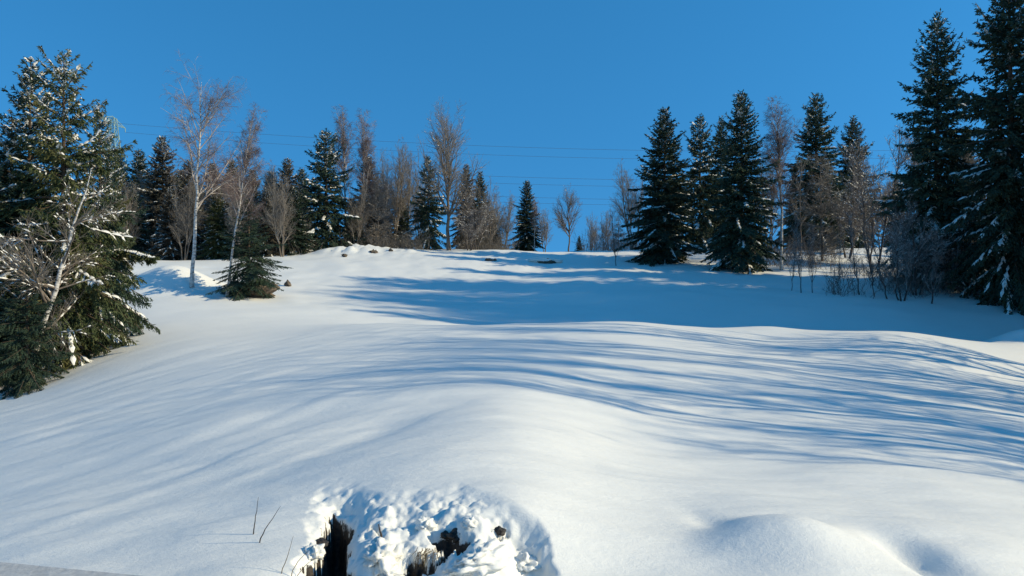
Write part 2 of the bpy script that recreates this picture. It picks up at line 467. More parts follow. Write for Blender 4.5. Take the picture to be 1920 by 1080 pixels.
# ------------------------------------------------------------------ spruces
def spruce_parts(H, R, seed, spacing=.34, per=7, base=.04, droop=.5, hang=.5, snow=.3, sec_sp=.15, ter_sp=.11, sl=.2, sw=.035, taper=.85, irregular=.25, trunk_r=None, snow_top=0.0, snow_w=.05):
    rg = np.random.default_rng(seed)
    tr = trunk_r or H * .013
    K = 9
    tz = np.linspace(0, 1, K)
    wob = np.cumsum(rg.normal(0, .02, (K, 2)), 0) * H * .05; wob[0] = 0
    P = np.zeros((1, K, 3)); P[0, :, :2] = wob; P[0, :, 2] = tz * H - .25 * (tz == 0)
    Rr = (tr * (1 - tz) ** .9 + .012)[None]; Rr[0, 0] *= 1.25
    trunk = Geo(); trunk.add(*tubes(P, Rr, 8))
    zz, rows = base * H, []
    while zz < H * .985:
        f = (zz / H)
        n = max(3, int(round(per * (1 - .35 * f) + rg.normal(0, .8))))
        a0 = rg.uniform(0, 6.28)
        for k in range(n):
            prof = ((1 - f) ** taper) * (1 - .45 * math.exp(-((f - base) / .07)))
            L = R * prof * (1 + rg.normal(0, irregular)) + .10
            L = max(.12, min(L, R * 1.25))
            rows.append((zz + rg.uniform(-.5, .5) * spacing, a0 + k * 6.283 / n + rg.normal(0, .22), L, f))
        zz += spacing * (1 - .45 * f) * rg.uniform(.8, 1.2)
    B = np.array(rows)
    nb = len(B)
    z0, az, L, f = B.T
    cx = np.interp(np.clip(z0 / H, 0, 1), tz, wob[:, 0]); cy = np.interp(np.clip(z0 / H, 0, 1), tz, wob[:, 1])
    a = (.75 * f ** 1.5 - .22 * (1 - f) + rg.normal(0, .10, nb))
    b = -droop * (1.1 - f) + rg.normal(0, .08, nb)
    c = .30 * droop + .1 + rg.normal(0, .05, nb)
    bend = rg.normal(0, .12, nb)
    def spine(i, t):
        aa = az[i] + bend[i] * t
        r = L[i] * t * (1 - .06 * t)
        return np.stack([cx[i] + r * np.cos(aa), cy[i] + r * np.sin(aa), z0[i] + L[i] * (a[i] * t + b[i] * t ** 2 + c[i] * t ** 3)], -1)
    ii = np.arange(nb)
    ts = np.linspace(0, 1, 5)
    BP = np.stack([spine(ii, np.full(nb, t)) for t in ts], 1)
    BR = (.008 + .011 * L)[:, None] * (1.05 - ts)[None] + .004
    wood = Geo(); wood.add(*tubes(BP, BR, 3))
    # secondaries
    ns = np.maximum(5, (L / sec_sp * 2).astype(int))
    si = np.repeat(ii, ns)
    st = rg.uniform(.08, 1.0, len(si)) ** .85
    sgn = rg.choice([-1.0, 1.0], len(si))
    p0 = spine(si, st); tan = norm(spine(si, np.minimum(st + .03, 1.03)) - p0)
    side = norm(np.cross(tan, np.array([[0, 0, 1.0]])))
    ang = np.radians(rg.normal(56, 12, len(si))) * (1 - .45 * st)
    d2 = np.cos(ang)[:, None] * tan + (np.sin(ang) * sgn)[:, None] * side
    hg = hang * (1.1 - .8 * f[si]) * rg.uniform(.2, 1.3, len(si))
    d2[:, 2] -= hg
    d2[:, 2] += .12
    d2 = norm(d2)
    l2 = np.clip(.42 * L[si] * (1.1 - st) * rg.uniform(.6, 1.25, len(si)), .10, 1.1)
    e2 = p0 + d2 * l2[:, None]
    e2[:, 2] -= .12 * l2 * hang
    fol = Geo()
    rv = norm(rg.normal(0, 1, (len(si), 3)))
    s2 = norm(np.cross(norm(e2 - p0), rv))
    fol.add(*sprigs(p0, norm(e2 - p0), s2, np.linalg.norm(e2 - p0, axis=1) * 1.08, np.full(len(si), sw * .8)))
    # needles along the bough itself
    n1 = np.maximum(3, (L / ter_sp).astype(int)); i1 = np.repeat(ii, n1); t1 = rg.uniform(.1, 1.0, len(i1))
    q0 = spine(i1, t1); tq = norm(spine(i1, np.minimum(t1 + .05, 1.1)) - q0 + 1e-6)
    dq = norm(tq + rg.normal(0, .35, tq.shape)); sq = norm(np.cross(dq, rg.normal(0, 1, dq.shape)))
    fol.add(*sprigs(q0, dq, sq, np.full(len(i1), sl * 1.1), np.full(len(i1), sw)))
    # tertiaries
    n3 = np.maximum(1, (l2 / ter_sp * 1.7).astype(int)); i3 = np.repeat(np.arange(len(si)), n3)
    t3 = rg.uniform(.1, 1.0, len(i3))
    r0 = p0[i3] + (e2 - p0)[i3] * t3[:, None]
    dd = norm((e2 - p0))[i3]
    sd3 = norm(np.cross(dd, np.array([[0, 0, 1.0]]))) * rg.choice([-1.0, 1.0], len(i3))[:, None]
    d3 = .75 * dd + .65 * sd3 + rg.normal(0, .22, dd.shape)
    d3[:, 2] -= hang * .55 * rg.uniform(0, 1.3, len(i3))
    d3 = norm(d3)
    s3 = norm(np.cross(d3, rg.normal(0, 1, d3.shape)))
    l3 = sl * rg.uniform(.6, 1.3, len(i3)) * (1.15 - .5 * t3)
    fol.add(*sprigs(r0, d3, s3, l3, sw * rg.uniform(.7, 1.2, len(i3))))
    # snow on chosen boughs
    sn = Geo()
    if snow > 0:
        bs = rg.uniform(0, 1, nb) < np.clip(snow + snow_top * f, 0, 1)
        m = bs[si] & (st > rg.uniform(.15, .75, nb)[si]) & (rg.uniform(0, 1, len(si)) < .5)
        up = np.zeros((m.sum(), 3)); up[:, 2] = .012
        ln = l2[m] * rg.uniform(.4, .85, m.sum())
        sa = p0[m] + up; sb = p0[m] + norm(e2[m] - p0[m]) * ln[:, None] + up
        sn.add(*roofs(sa, sb, snow_w * rg.uniform(.5, 1.3, m.sum()) * np.clip(ln / .3, .5, 1.2), snow_w * .75 * rg.uniform(.6, 1.3, m.sum())))
        ib = np.where(bs)[0]
        for ta, tb in ((.34, .52), (.47, .68), (.63, .84), (.8, 1.02)):
            kk = ib[rg.uniform(0, 1, len(ib)) < .85]
            sa = spine(kk, np.full(len(kk), ta)); sb = spine(kk, np.full(len(kk), tb)); sa[:, 2] += .015; sb[:, 2] += .015
            sn.add(*roofs(sa, sb, snow_w * rg.uniform(1.1, 2.2, len(kk)), snow_w * rg.uniform(.8, 1.5, len(kk))))
    return trunk, wood, fol, sn

PROTO = {}
def spruce_proto(key, needles='needles', **kw):
    t, w, fo, sn = spruce_parts(**kw)
    PROTO[key] = dict(H=kw['H'], parts=[('trunk', t.mesh('spruce_trunk', M['bark'], True)), ('boughs', w.mesh('spruce_boughs', M['bark'])),
                                        ('crown', fo.mesh('spruce_crown', M[needles])), ('snow', sn.mesh('spruce_snow', M['snow']))])

spruce_proto('dense', H=13, R=3.6, seed=3, snow=.42, per=9, spacing=.33, sec_sp=.14, ter_sp=.13, sl=.24, sw=.045, irregular=.30, base=.02, taper=.80, snow_w=.06)
spruce_proto('slim', H=15, R=3.1, seed=8, snow=.45, per=9, spacing=.34, sec_sp=.14, ter_sp=.13, sl=.24, sw=.045, irregular=.32, base=.06, taper=.75, snow_w=.06, droop=.7, hang=.7)
spruce_proto('tiered', H=18, R=3.4, seed=14, snow=.42, per=8, spacing=.40, sec_sp=.13, ter_sp=.12, sl=.24, sw=.045, irregular=.36, droop=.8, hang=.9, base=.05, taper=.72, snow_w=.06)
spruce_proto('shaggy', H=12, R=3.2, seed=21, snow=.42, per=7, spacing=.40, sec_sp=.14, ter_sp=.13, sl=.24, sw=.045, irregular=.42, droop=.7, hang=.75, base=.02, snow_w=.10, taper=.72)
spruce_proto('left_a', 'needles_olive', H=10.8, R=2.5, seed=41, snow=.34, snow_top=.5, per=6, spacing=.33, sec_sp=.085, ter_sp=.08, sl=.16, sw=.023, irregular=.55, hang=1.35, droop=.9, base=.02, snow_w=.055, taper=.8)
spruce_proto('left_b', 'needles', H=10.5, R=2.4, seed=47, snow=.36, snow_top=.5, per=6, spacing=.33, sec_sp=.09, ter_sp=.085, sl=.16, sw=.024, irregular=.50, hang=1.0, droop=.75, base=.02, snow_w=.055, taper=.85)

# ------------------------------------------------------------------ bare trees
def grow(P, R, Ltot, rg, n, tmin, tmax, ang, ratio, K, trop, r_ratio, wob=.06, lmin=.1, up=0.0):
    """Children of the given polylines: arrays of polylines, radii, lengths."""
    m, Kp, _ = P.shape
    w = Ltot / Ltot.sum()
    pi = rg.choice(m, n, p=w)
    t = rg.uniform(tmin, tmax, n)
    x = t * (Kp - 1); i0 = np.minimum(x.astype(int), Kp - 2); fr = (x - i0)[:, None]
    s = P[pi, i0] * (1 - fr) + P[pi, i0 + 1] * fr
    tan = norm(P[pi, i0 + 1] - P[pi, i0])
    rad = R[pi, i0] * (1 - fr[:, 0]) + R[pi, i0 + 1] * fr[:, 0]
    perp = norm(np.cross(tan, rg.normal(0, 1, tan.shape)))
    a = np.radians(rg.normal(ang, ang * .22, n))[:, None]
    d = np.cos(a) * tan + np.sin(a) * perp
    d[:, 2] += up
    d = norm(d)
    L = np.maximum(lmin, Ltot[pi] * ratio * (1.12 - .75 * t) * rg.uniform(.55, 1.25, n))
    Q = np.zeros((n, K, 3)); Q[:, 0] = s
    for k in range(1, K):
        d = d + rg.normal(0, wob, d.shape); d[:, 2] += trop / (K - 1)
        d = norm(d)
        Q[:, k] = Q[:, k - 1] + d * (L / (K - 1))[:, None]
    r0 = np.minimum(rad * .7, r_ratio * L + .002)
    Rr = r0[:, None] * (1 - .8 * np.linspace(0, 1, K))[None]
    return Q, Rr, L

def bare_parts(H, seed, n1=28, n2=260, n3=2600, n4=0, r=.11, crown=.3, ang1=45, ang2=42, ang3=40, up1=.25, trop=(.35, .2, .0, -.1), ratio=(.42, .5, .5, .5), lean=0.0, stems=1, twig_r=.007, snow=0.0, kink=.03, fork=None, spread=.25, snow_w=.03):
    rg = np.random.default_rng(seed)
    K = 12
    t = np.linspace(0, 1, K)
    TP, TR = [], []
    for s in range(stems):
        q = np.zeros((K, 3))
        wv = np.cumsum(rg.normal(0, kink, (K, 2)), 0) * H / K * 2.2; wv -= wv[0]
        out = np.array([math.cos(s * 2.4 + seed), math.sin(s * 2.4 + seed)]) * (spread * H if stems > 1 else 0) * rg.uniform(.6, 1.2)
        q[:, :2] = wv + out[None] * (t ** .85)[:, None] + (out * .12)[None]
        q[:, 0] += lean * H * t ** 1.1
        hs = H * (1 if s == 0 else rg.uniform(.7, .98))
        q[:, 2] = t * hs
        q[0, 2] -= .3
        TP.append(q); TR.append(r * (rg.uniform(.7, 1) if s else 1) * (1 - t) ** .85 + .008)
    TP, TR = np.array(TP), np.array(TR)
    TR[:, 0] *= 1.35
    trunk = Geo(); trunk.add(*tubes(TP, TR, 8))
    Lt = np.full(stems, H * 1.0)
    P1, R1, L1 = grow(TP, TR, Lt, rg, n1, crown, .97, ang1, ratio[0], 7, trop[0], .020, .09, .4, up1)
    P2, R2, L2 = grow(P1, R1, L1, rg, n2, .15, .98, ang2, ratio[1], 5, trop[1], .013, .10, .25)
    P3, R3, L3 = grow(P2, R2, L2, rg, n3, .1, 1.0, ang3, ratio[2], 4, trop[2], .010, .12, .22)
    R3 = np.maximum(R3, twig_r * .55)
    limbs = Geo(); limbs.add(*tubes(P1, R1, 5)); limbs.add(*tubes(P2, np.maximum(R2, twig_r * .7), 4))
    tw = Geo(); tw.add(*tubes(P3, R3, 3))
    if n4:
        P4, R4, L4 = grow(P3, R3, L3, rg, n4, .1, 1.0, 35, ratio[3], 3, trop[3], .008, .12, .2)
        tw.add(*tubes(P4, np.maximum(R4, twig_r * .42), 3))
    sn = Geo()
    if snow > 0:
        for PP, RR in ((P1, R1), (P2, R2)):
            a, b = PP[:, :-1].reshape(-1, 3), PP[:, 1:].reshape(-1, 3)
            rr = np.maximum(RR[:, :-1].ravel(), .008)
            d = norm(b - a)
            keep = (np.abs(d[:, 2]) < .75) & (rg.uniform(0, 1, len(a)) < snow)
            a, b, rr = a[keep].copy(), b[keep].copy(), rr[keep]
            a[:, 2] += rr * .7; b[:, 2] += rr * .7
            sn.add(*roofs(a, b, np.clip(rr * 1.2, snow_w * .5, .05), snow_w * rg.uniform(.5, 1.1, len(a))))
    return trunk, limbs, tw, sn

def bare_proto(key, bark, limb, twig, **kw):
    t, l, tw, sn = bare_parts(**kw)
    parts = [('trunk', t.mesh('bare_trunk', M[bark], True)), ('branches', l.mesh('bare_branches', M[limb], True)), ('twigs', tw.mesh('bare_twigs', M[twig]))]
    s = sn.mesh('bare_snow', M['snow'])
    if s: parts.append(('snow', s))
    PROTO[key] = dict(H=kw['H'], parts=parts)

bare_proto('birch_main', 'birch_bark', 'birch_limb', 'twig_red', H=11.6, seed=5, n1=30, n2=360, n3=2800, n4=5000, r=.105, crown=.30, ang1=48, up1=.25, trop=(.10, -.2, -.45, -.9), ratio=(.48, .46, .5, .75), twig_r=.005, kink=.03)
bare_proto('birch_slim', 'birch_bark', 'birch_limb', 'twig_red', H=13, seed=9, n1=46, n2=420, n3=3000, n4=5000, r=.10, crown=.35, ang1=34, up1=.35, trop=(.2, .0, -.3, -.6), ratio=(.27, .5, .5, .6), twig_r=.009, kink=.015)
bare_proto('round', 'bare_bark', 'bare_bark', 'twig_brown', H=13, seed=12, n1=34, n2=480, n3=3600, n4=4200, r=.24, crown=.22, ang1=48, up1=.3, trop=(.4, .3, .15, .0), ratio=(.62, .5, .45, .5), twig_r=.010, kink=.05, snow=.16, snow_w=.05)
bare_proto('upright', 'bare_bark', 'twig_brown', 'twig_brown', H=12, seed=17, n1=46, n2=520, n3=3600, n4=2500, r=.10, crown=.15, ang1=36, up1=.45, trop=(.5, .3, .2, 0), ratio=(.40, .48, .5, .5), twig_r=.010, kink=.03, stems=3, spread=.12)
bare_proto('larch', 'bare_bark', 'twig_brown', 'twig_brown', H=11, seed=25, n1=130, n2=1200, n3=5200, r=.10, crown=.05, ang1=72, up1=.05, trop=(.1, .0, .0, 0), ratio=(.24, .45, .5, .5), twig_r=.012, kink=.015, snow=.05)
bare_proto('snowy', 'stem_dark', 'twig_dark', 'twig_dark', H=9, seed=29, n1=56, n2=620, n3=4200, r=.08, crown=.12, ang1=50, up1=.3, trop=(.35, .2, .1, 0), ratio=(.36, .5, .5, .5), twig_r=.010, kink=.05, stems=3, spread=.18, snow=.5, snow_w=.045)
bare_proto('sapling', 'stem_dark', 'twig_dark', 'twig_dark', H=4.5, seed=37, n1=22, n2=150, n3=500, r=.035, crown=.12, ang1=45, up1=.3, trop=(.3, .2, .1, 0), ratio=(.3, .5, .5, .5), twig_r=.008, kink=.09, snow=.10, snow_w=.02)
bare_proto('dusky', 'birch_bark', 'bare_bark', 'twig_brown', H=8.2, seed=44, n1=26, n2=260, n3=2200, r=.12, crown=.22, ang1=62, up1=.1, trop=(.1, .0, -.1, -.2), ratio=(.40, .5, .5, .5), twig_r=.006, kink=.05, snow=.45, snow_w=.035)

bare_proto('airy', 'bare_bark', 'twig_brown', 'twig_brown', H=16, seed=57, n1=34, n2=210, n3=900, r=.12, crown=.28, ang1=42, up1=.35, trop=(.3, .15, 0, 0), ratio=(.30, .5, .5, .5), twig_r=.007, kink=.03)

TREES = []
def place(name, cat, key, px, d, top, label, group=None, rot=0.0, wide=1.0, tilt=(0, 0), sink=.05, base=None, mats=None, keep=None):
    pr = PROTO[key]
    x = (px - CX) / F * d
    z = float(ground(x, d)[0]) if base is None else base
    H = ((CY - top) / F * d + EYE) - z
    s = H / pr['H']
    e = bpy.data.objects.new(name, None)
    COL.objects.link(e)
    e.location = (x, d, z - sink)
    e.rotation_euler = (Euler((tilt[0], tilt[1], 0)).to_matrix() @ Euler((0, 0, rot)).to_matrix()).to_euler()
    e.scale = (s * wide, s * wide, s)
    e.empty_display_size = .3
    tag(e, label, cat, group)
    for pn, me in pr['parts']:
        if me is None or (keep and pn not in keep): continue
        o = bpy.data.objects.new(pn, me)
        COL.objects.link(o)
        o.parent = e
        if pn in ('crown', 'snow', 'twigs', 'branches', 'boughs'):
            o['kind'] = 'stuff'
        if mats and pn in mats:
            o.material_slots[0].link = 'OBJECT'
            o.material_slots[0].material = M[mats[pn]]
    TREES.append((label, round(H, 1), d))
    return e
BROWN = {'crown': 'needles_brown'}
OLIVE = {'crown': 'needles_olive'}

# left foreground clump
G = 'snowy spruces of the left foreground clump'
place('spruce_tree', 'spruce', 'left_a', 122, 25.5, 98, 'tall olive green spruce with snow-tipped top, foremost of left clump', G, rot=.4)
place('spruce_tree', 'spruce', 'left_b', 55, 27.0, 104, 'dark spruce with snowy spire left of the tall olive spruce', G, rot=1.9)
place('spruce_tree', 'spruce', 'left_b', 186, 27.5, 190, 'narrow snowy spruce top right of the tall olive spruce', G, rot=3.6, wide=.7)
place('spruce_tree', 'spruce', 'left_b', -50, 25.0, 150, 'dark spruce cut by the left edge of the photograph', G, rot=5.1, wide=1.05)
bough_tree = place('spruce_tree', 'spruce', 'left_a', 205, 29.0, 262, 'shorter spruce with a snow-laden bough reaching right over the field', G, rot=2.7, wide=.72)
place('spruce_tree', 'spruce', 'left_a', 52, 22.9, 490, 'low bushy spruce at the foot of the left clump', G, rot=1.2, wide=1.3, keep=('trunk', 'boughs', 'crown'), mats={'crown': 'needles'})
place('spruce_tree', 'spruce', 'left_a', 20, 26.2, 215, 'olive spruce between the edge-cut one and the snowy spire', G, rot=4.0, wide=1.15)
place('birch_tree', 'birch', 'dusky', 40, 23.5, 296, 'leaning birch with pale sunlit trunk among the left spruces', rot=.6, tilt=(0, .29))

# the long snowy bough of the shorter spruce
def add_bough(tree, pts, seed, size=1.0):
    rg = np.random.default_rng(seed)
    pts = np.array(pts, float)
    tt = np.linspace(0, 1, len(pts))
    def at_(t): return np.stack([np.interp(t, tt, pts[:, k]) for k in range(3)], 1)
    inv = (Matrix.LocRotScale(tree.location, tree.rotation_euler, tree.scale)).inverted()
    n = 130
    t = rg.uniform(.05, 1, n)
    p0 = at_(t); d = norm(np.stack([rg.uniform(.2, 1, n), rg.normal(0, .8, n), rg.uniform(-.7, .05, n)], 1))
    L = size * (.55 * (1.15 - t) * rg.uniform(.6, 1.2, n) + .12)
    f = Geo(); sn_ = Geo(); w = Geo()
    f.add(*sprigs(p0, d, norm(np.cross(d, rg.normal(0, 1, (n, 3)))), L, np.full(n, .02)))
    i3 = np.repeat(np.arange(n), 22); u = rg.uniform(.05, 1, len(i3))
    q0 = p0[i3] + d[i3] * (L[i3] * u)[:, None]
    dd = norm(d[i3] + rg.normal(0, .5, (len(i3), 3)) + np.array([0, 0, -.55]))
    f.add(*sprigs(q0, dd, norm(np.cross(dd, rg.normal(0, 1, dd.shape))), rg.uniform(.09, .2, len(i3)), rg.uniform(.014, .024, len(i3))))
    w.add(*tubes(pts[None], np.linspace(.035, .006, len(pts))[None], 5))
    a = np.linspace(.05, .95, 18); A_ = at_(a); B_ = at_(a + .065)
    A_[:, 2] += .02; B_[:, 2] += .02
    sn_.add(*roofs(A_, B_, rg.uniform(.05, .10, 18), rg.uniform(.05, .09, 18)))
    m_ = rg.uniform(0, 1, n) < .7
    sn_.add(*roofs(p0[m_] + np.array([0, 0, .015]), p0[m_] + d[m_] * (L[m_] * .7)[:, None] + np.array([0, 0, .015]), rg.uniform(.025, .055, m_.sum()), rg.uniform(.03, .05, m_.sum())))
    bo = link('long_bough', w.mesh('long_bough', M['bark']), tree); bo.matrix_parent_inverse = inv
    for nm, g_, mt in (('needles', f, 'needles_olive'), ('snow', sn_, 'snow')):
        o_ = link(nm, g_.mesh('bough_' + nm, M[mt]), bo); o_['kind'] = 'stuff'
def ray_(px, py, d): return ((px - CX) / F * d, d, EYE + (CY - py) / F * d)
add_bough(bough_tree, [ray_(196, 468, 29.0), ray_(225, 470, 28.3), ray_(250, 474, 27.7), ray_(268, 480, 27.3), ray_(284, 483, 27.0)], 7)

# birch and young spruce on the left of the field
place('birch_tree', 'birch', 'birch_main', 360, 40.0, 152, 'tall white-trunked birch with reddish twigs standing alone on the left field', rot=1.0, tilt=(0, .045))
place('birch_tree', 'birch', 'birch_slim', 424, 39.0, 205, 'thinner leaning birch growing out of the small spruce on the field', rot=3.7, tilt=(0, .13), wide=.9)
place('spruce_tree', 'spruce', 'left_b', 465, 39.4, 388, 'small dark spruce with brown roots beside the white birch', rot=2.2, wide=1.7, keep=('trunk', 'boughs', 'crown'), sink=-.4)

# wood behind the left crest
G = 'trees of the wood behind the left crest'
rows = [
    ('slim', 226, 66, 292, 'dark spruce just right of the snow-laden left bough', 0), ('slim', 262, 72, 282, 'spruce rising behind the left clump at its right flank', 0),
    ('slim', 304, 66, 256, 'tall brownish spruce left of the white birch', 1), ('dense', 338, 70, 318, 'brown spruce directly behind the white birch trunk', 1),
    ('slim', 398, 68, 305, 'brownish spruce right of the white birch trunk', 1), ('slim', 436, 74, 300, 'dark spruce between the two field birches', 0),
    ('slim', 474, 68, 318, 'brown spruce behind the leaning field birch', 1), ('slim', 508, 70, 322, 'brown spruce right of the leaning field birch', 1),
    ('slim', 538, 66, 297, 'pointed brown spruce left of the snow-plastered spruce', 1), ('slim', 566, 84, 316, 'slim distant dark spruce tip beside the snow-plastered spruce', 0),
    ('dense', 282, 80, 330, 'far spruce filling the wood behind the left birches', 0), ('dense', 365, 82, 335, 'far dark spruce showing through the birch twigs', 0), ('dense', 455, 84, 338, 'far dark spruce behind the two field birches', 0),
    ('slim', 690, 67, 292, 'brownish spruce behind the second pale birch stem', 1), ('dense', 520, 84, 345, 'far low spruce left of the snow-plastered spruce', 0),
    ('dense', 245, 58, 350, 'low dark spruce beside the snow-laden left bough', 0), ('slim', 318, 57.5, 352, 'low brown spruce left of the birch foot', 1), ('slim', 352, 59, 300, 'pointed brown spruce touching the white birch trunk', 1),
    ('slim', 408, 58, 348, 'low brown spruce right of the birch foot', 1), ('dense', 455, 58, 360, 'low green spruce behind the small field spruce', 0), ('slim', 500, 58, 352, 'low brown spruce right behind the small field spruce', 1),
    ('dense', 552, 59, 350, 'low dark spruce at the left foot of the snow-plastered one', 0), ('dense', 662, 64, 370, 'low dark spruce between the two pale birches', 0), ('dense', 712, 68, 350, 'brown spruce low behind the slender bare trees', 1),
    ('dense', 752, 70, 372, 'low dark spruce between slender bare trees', 0), ('dense', 925, 78, 400, 'small brown spruce left of the lone pointed one', 1),
]
for k, (key, px, d, top, lab, br) in enumerate(rows):
    place('spruce_tree', 'spruce', key, px, d, top, lab, G, rot=k * 1.37, mats=(BROWN if k % 3 else OLIVE) if br else None, wide=1.2)
place('spruce_tree', 'spruce', 'shaggy', 612, 62, 246, 'big ragged spruce plastered with snow left of the crest', 'snow-plastered spruces on the crest', rot=.3, wide=1.12)
place('spruce_tree', 'spruce', 'shaggy', 803, 66, 295, 'snow-dusted spruce left of the spreading bare tree', 'snow-plastered spruces on the crest', rot=2.5, wide=.85)
place('spruce_tree', 'spruce', 'slim', 874, 70, 308, 'brown-green spruce right behind the spreading bare tree', 'snow-plastered spruces on the crest', rot=4.5, mats=BROWN)
place('spruce_tree', 'spruce', 'dense', 900, 74, 322, 'dark spruce peeping out right of the spreading bare tree', 'snow-plastered spruces on the crest', rot=1.5, wide=.8)
place('spruce_tree', 'spruce', 'slim', 988, 76, 338, 'lone pointed spruce in the gap of the skyline', rot=5.3, wide=1.15)
place('spruce_tree', 'spruce', 'dense', 1086, 92, 442, 'tiny dark spruce low in the skyline gap', rot=.9)

G = 'bare trees along the left crest'
rows = [
    ('birch_slim', 648, 68, 206, 'tall pale birch rising behind the snow-plastered spruce', 1.0), ('birch_slim', 682, 64, 216, 'second pale birch, right of the snow-plastered spruce', 1.0),
    ('larch', 322, 66, 320, 'brown bare tree left behind the white birch', 1.2), ('larch', 420, 66, 327, 'brown bare tree behind the small field spruce', 1.2), ('larch', 512, 66, 320, 'brown bare tree right of the small field spruce', 1.2),
    ('larch', 262, 66, 347, 'brown bare tree beside the left spruce clump', 1.2), ('larch', 708, 63, 330, 'brown bare tree right of the two pale birch stems', 1.2),
    ('upright', 735, 68, 258, 'slender grey-brown bare tree left of the snow-dusted spruce', .8), ('upright', 764, 72, 262, 'slender bare tree touching the snow-dusted spruce', .7), ('upright', 785, 75, 285, 'dark bare tree behind the snow-dusted spruce', .7),
    ('round', 842, 64, 238, 'spreading bare tree with thick sunlit trunk on the crest', .82), ('snowy', 880, 63, 375, 'low bare tree with long snowy branches right of the thick trunk', 1.4),
    ('upright', 918, 70, 335, 'greyish bare tree right of the spreading one', 1.0), ('upright', 944, 74, 358, 'thin bare tree left of the lone pointed spruce', 1.0),
    ('upright', 238, 56.5, 322, 'grey bare tree just right of the left spruce clump', .9), ('upright', 292, 67, 305, 'grey bare tree left of the white birch crown', .9), ('upright', 345, 56.5, 318, 'grey bare tree behind the white birch trunk', .9), ('upright', 396, 67, 330, 'grey bare tree between the two field birches', 1.0), ('upright', 448, 56.5, 322, 'grey bare tree behind the leaning birch stem', .9),
    ('upright', 486, 67, 300, 'taller grey bare tree right of the leaning birch', .9), ('upright', 530, 56.5, 312, 'grey bare tree before the pointed brown spruce', .9), ('upright', 562, 61, 345, 'grey bare tree at the left skirt of the snow-plastered spruce', .9),
    ('upright', 668, 62, 330, 'grey bare tree between the two pale birch stems', .9), ('upright', 720, 66, 275, 'tall fine-twigged bare tree left of the slender ones', .8), ('snowy', 893, 64, 345, 'snow-dusted bare tree right of the thick sunlit trunk', 1.1),
    ('birch_slim', 1002, 73, 372, 'pale thin birch stem against the lone pointed spruce', .9), ('upright', 1022, 80, 383, 'small bare tree right of the lone pointed spruce', .9), ('round', 1066, 82, 368, 'round-crowned bare tree alone in the skyline gap', .8),
]
for k, (key, px, d, top, lab, w) in enumerate(rows):
    place('birch_tree' if key.startswith('birch') else 'bare_tree', 'birch' if key.startswith('birch') else 'bare tree', key, px, d, top, lab, G, rot=k * 2.1 + .5, wide=w)

# right-hand wood
G = 'bare trees of the right-hand wood'
rows = [
    ('upright', 1112, 84, 398, 'leftmost thin bare tree of the group in the gap', .9), ('upright', 1134, 80, 388, 'middle thin bare tree of the group in the gap', .9), ('larch', 1160, 76, 405, 'brown bushy bare tree left of the wide dark spruce', 1.3),
    ('upright', 1188, 74, 300, 'bare tree emerging left behind the wide dark spruce', 1.0), ('birch_slim', 1466, 53, 192, 'white birch with sunlit trunk right of the second dark spruce', 1.15),
    ('larch', 1541, 58, 288, 'brown fine-twigged bare tree with a visible thin trunk', 1.15), ('upright', 1445, 64, 270, 'thin grey bare tree left of the white birch', .9), ('airy', 1500, 62, 285, 'brown bare tree between the white birch and the brown one', 1.0),
    ('snowy', 1640, 52, 238, 'tall snow-dusted bare tree left of the tall spruce', .8), ('snowy', 1690, 56, 240, 'snow-dusted bare tree touching the tall spruce', .8), ('snowy', 1590, 60, 300, 'snow-dusted bare tree behind the thin saplings', .9),
    ('snowy', 1720, 44, 372, 'dark bushy tree in front of the tall spruce', 1.1), ('snowy', 1690, 42.5, 405, 'dark leaning multi-stemmed bush at the shadow edge', 1.0), ('snowy', 1790, 45, 400, 'dark tangled bush below the tall spruce', 1.2), ('upright', 1845, 55, 225, 'bare tree glimpsed between the two tallest spruces', .9),
]
for k, (key, px, d, top, lab, w) in enumerate(rows):
    place('birch_tree' if key.startswith('birch') else 'bare_tree', 'birch' if key.startswith('birch') else 'bare tree', key, px, d, top, lab, G, rot=k * 1.7 + .2, wide=w)
G = 'dark spruces of the right-hand wood'
rows = [
    ('dense', 1246, 57, 204, 'wide dark spruce, leftmost of the right-hand group', 1.0, 0), ('shaggy', 1312, 68, 222, 'dark blunt-topped spruce behind the two front spruces', .95, 0), ('tiered', 1352, 70, 220, 'narrow spruce tip behind the second front spruce', .9, 0),
    ('slim', 1392, 53, 174, 'dark front spruce with brown trunk foot, left of white birch', 1.12, 0), ('tiered', 1530, 72, 176, 'spruce with dark feathery top behind the brown bare tree', 1.25, 0), ('tiered', 1600, 76, 220, 'smaller spruce top right of the feathery one', 1.2, 0),
    ('tiered', 1756, 47, 28, 'tall dark spruce second from the right edge', 1.0, 0), ('tiered', 1893, 42, -130, 'tallest dark spruce cut by the right and top edges', .82, 0), ('tiered', 1990, 46, -60, 'dark spruce half beyond the right edge', .8, 0),
    ('slim', 1680, 78, 330, 'far spruce behind the snow-dusted bare trees', 1.1, 0), ('dense', 1570, 82, 340, 'far low spruce behind the brown bare tree', 1.0, 0), ('slim', 1490, 80, 310, 'far spruce behind the white birch', 1.0, 1), ('slim', 1810, 62, 250, 'spruce behind and right of the tall dark one', 1.1, 0),
]
for k, (key, px, d, top, lab, w, br) in enumerate(rows):
    place('spruce_tree', 'spruce', key, px, d, top, lab, G, rot=k * 1.9 + .8, wide=w, mats=BROWN if br else None)
G = 'thin saplings at the edge of the right-hand shadow'
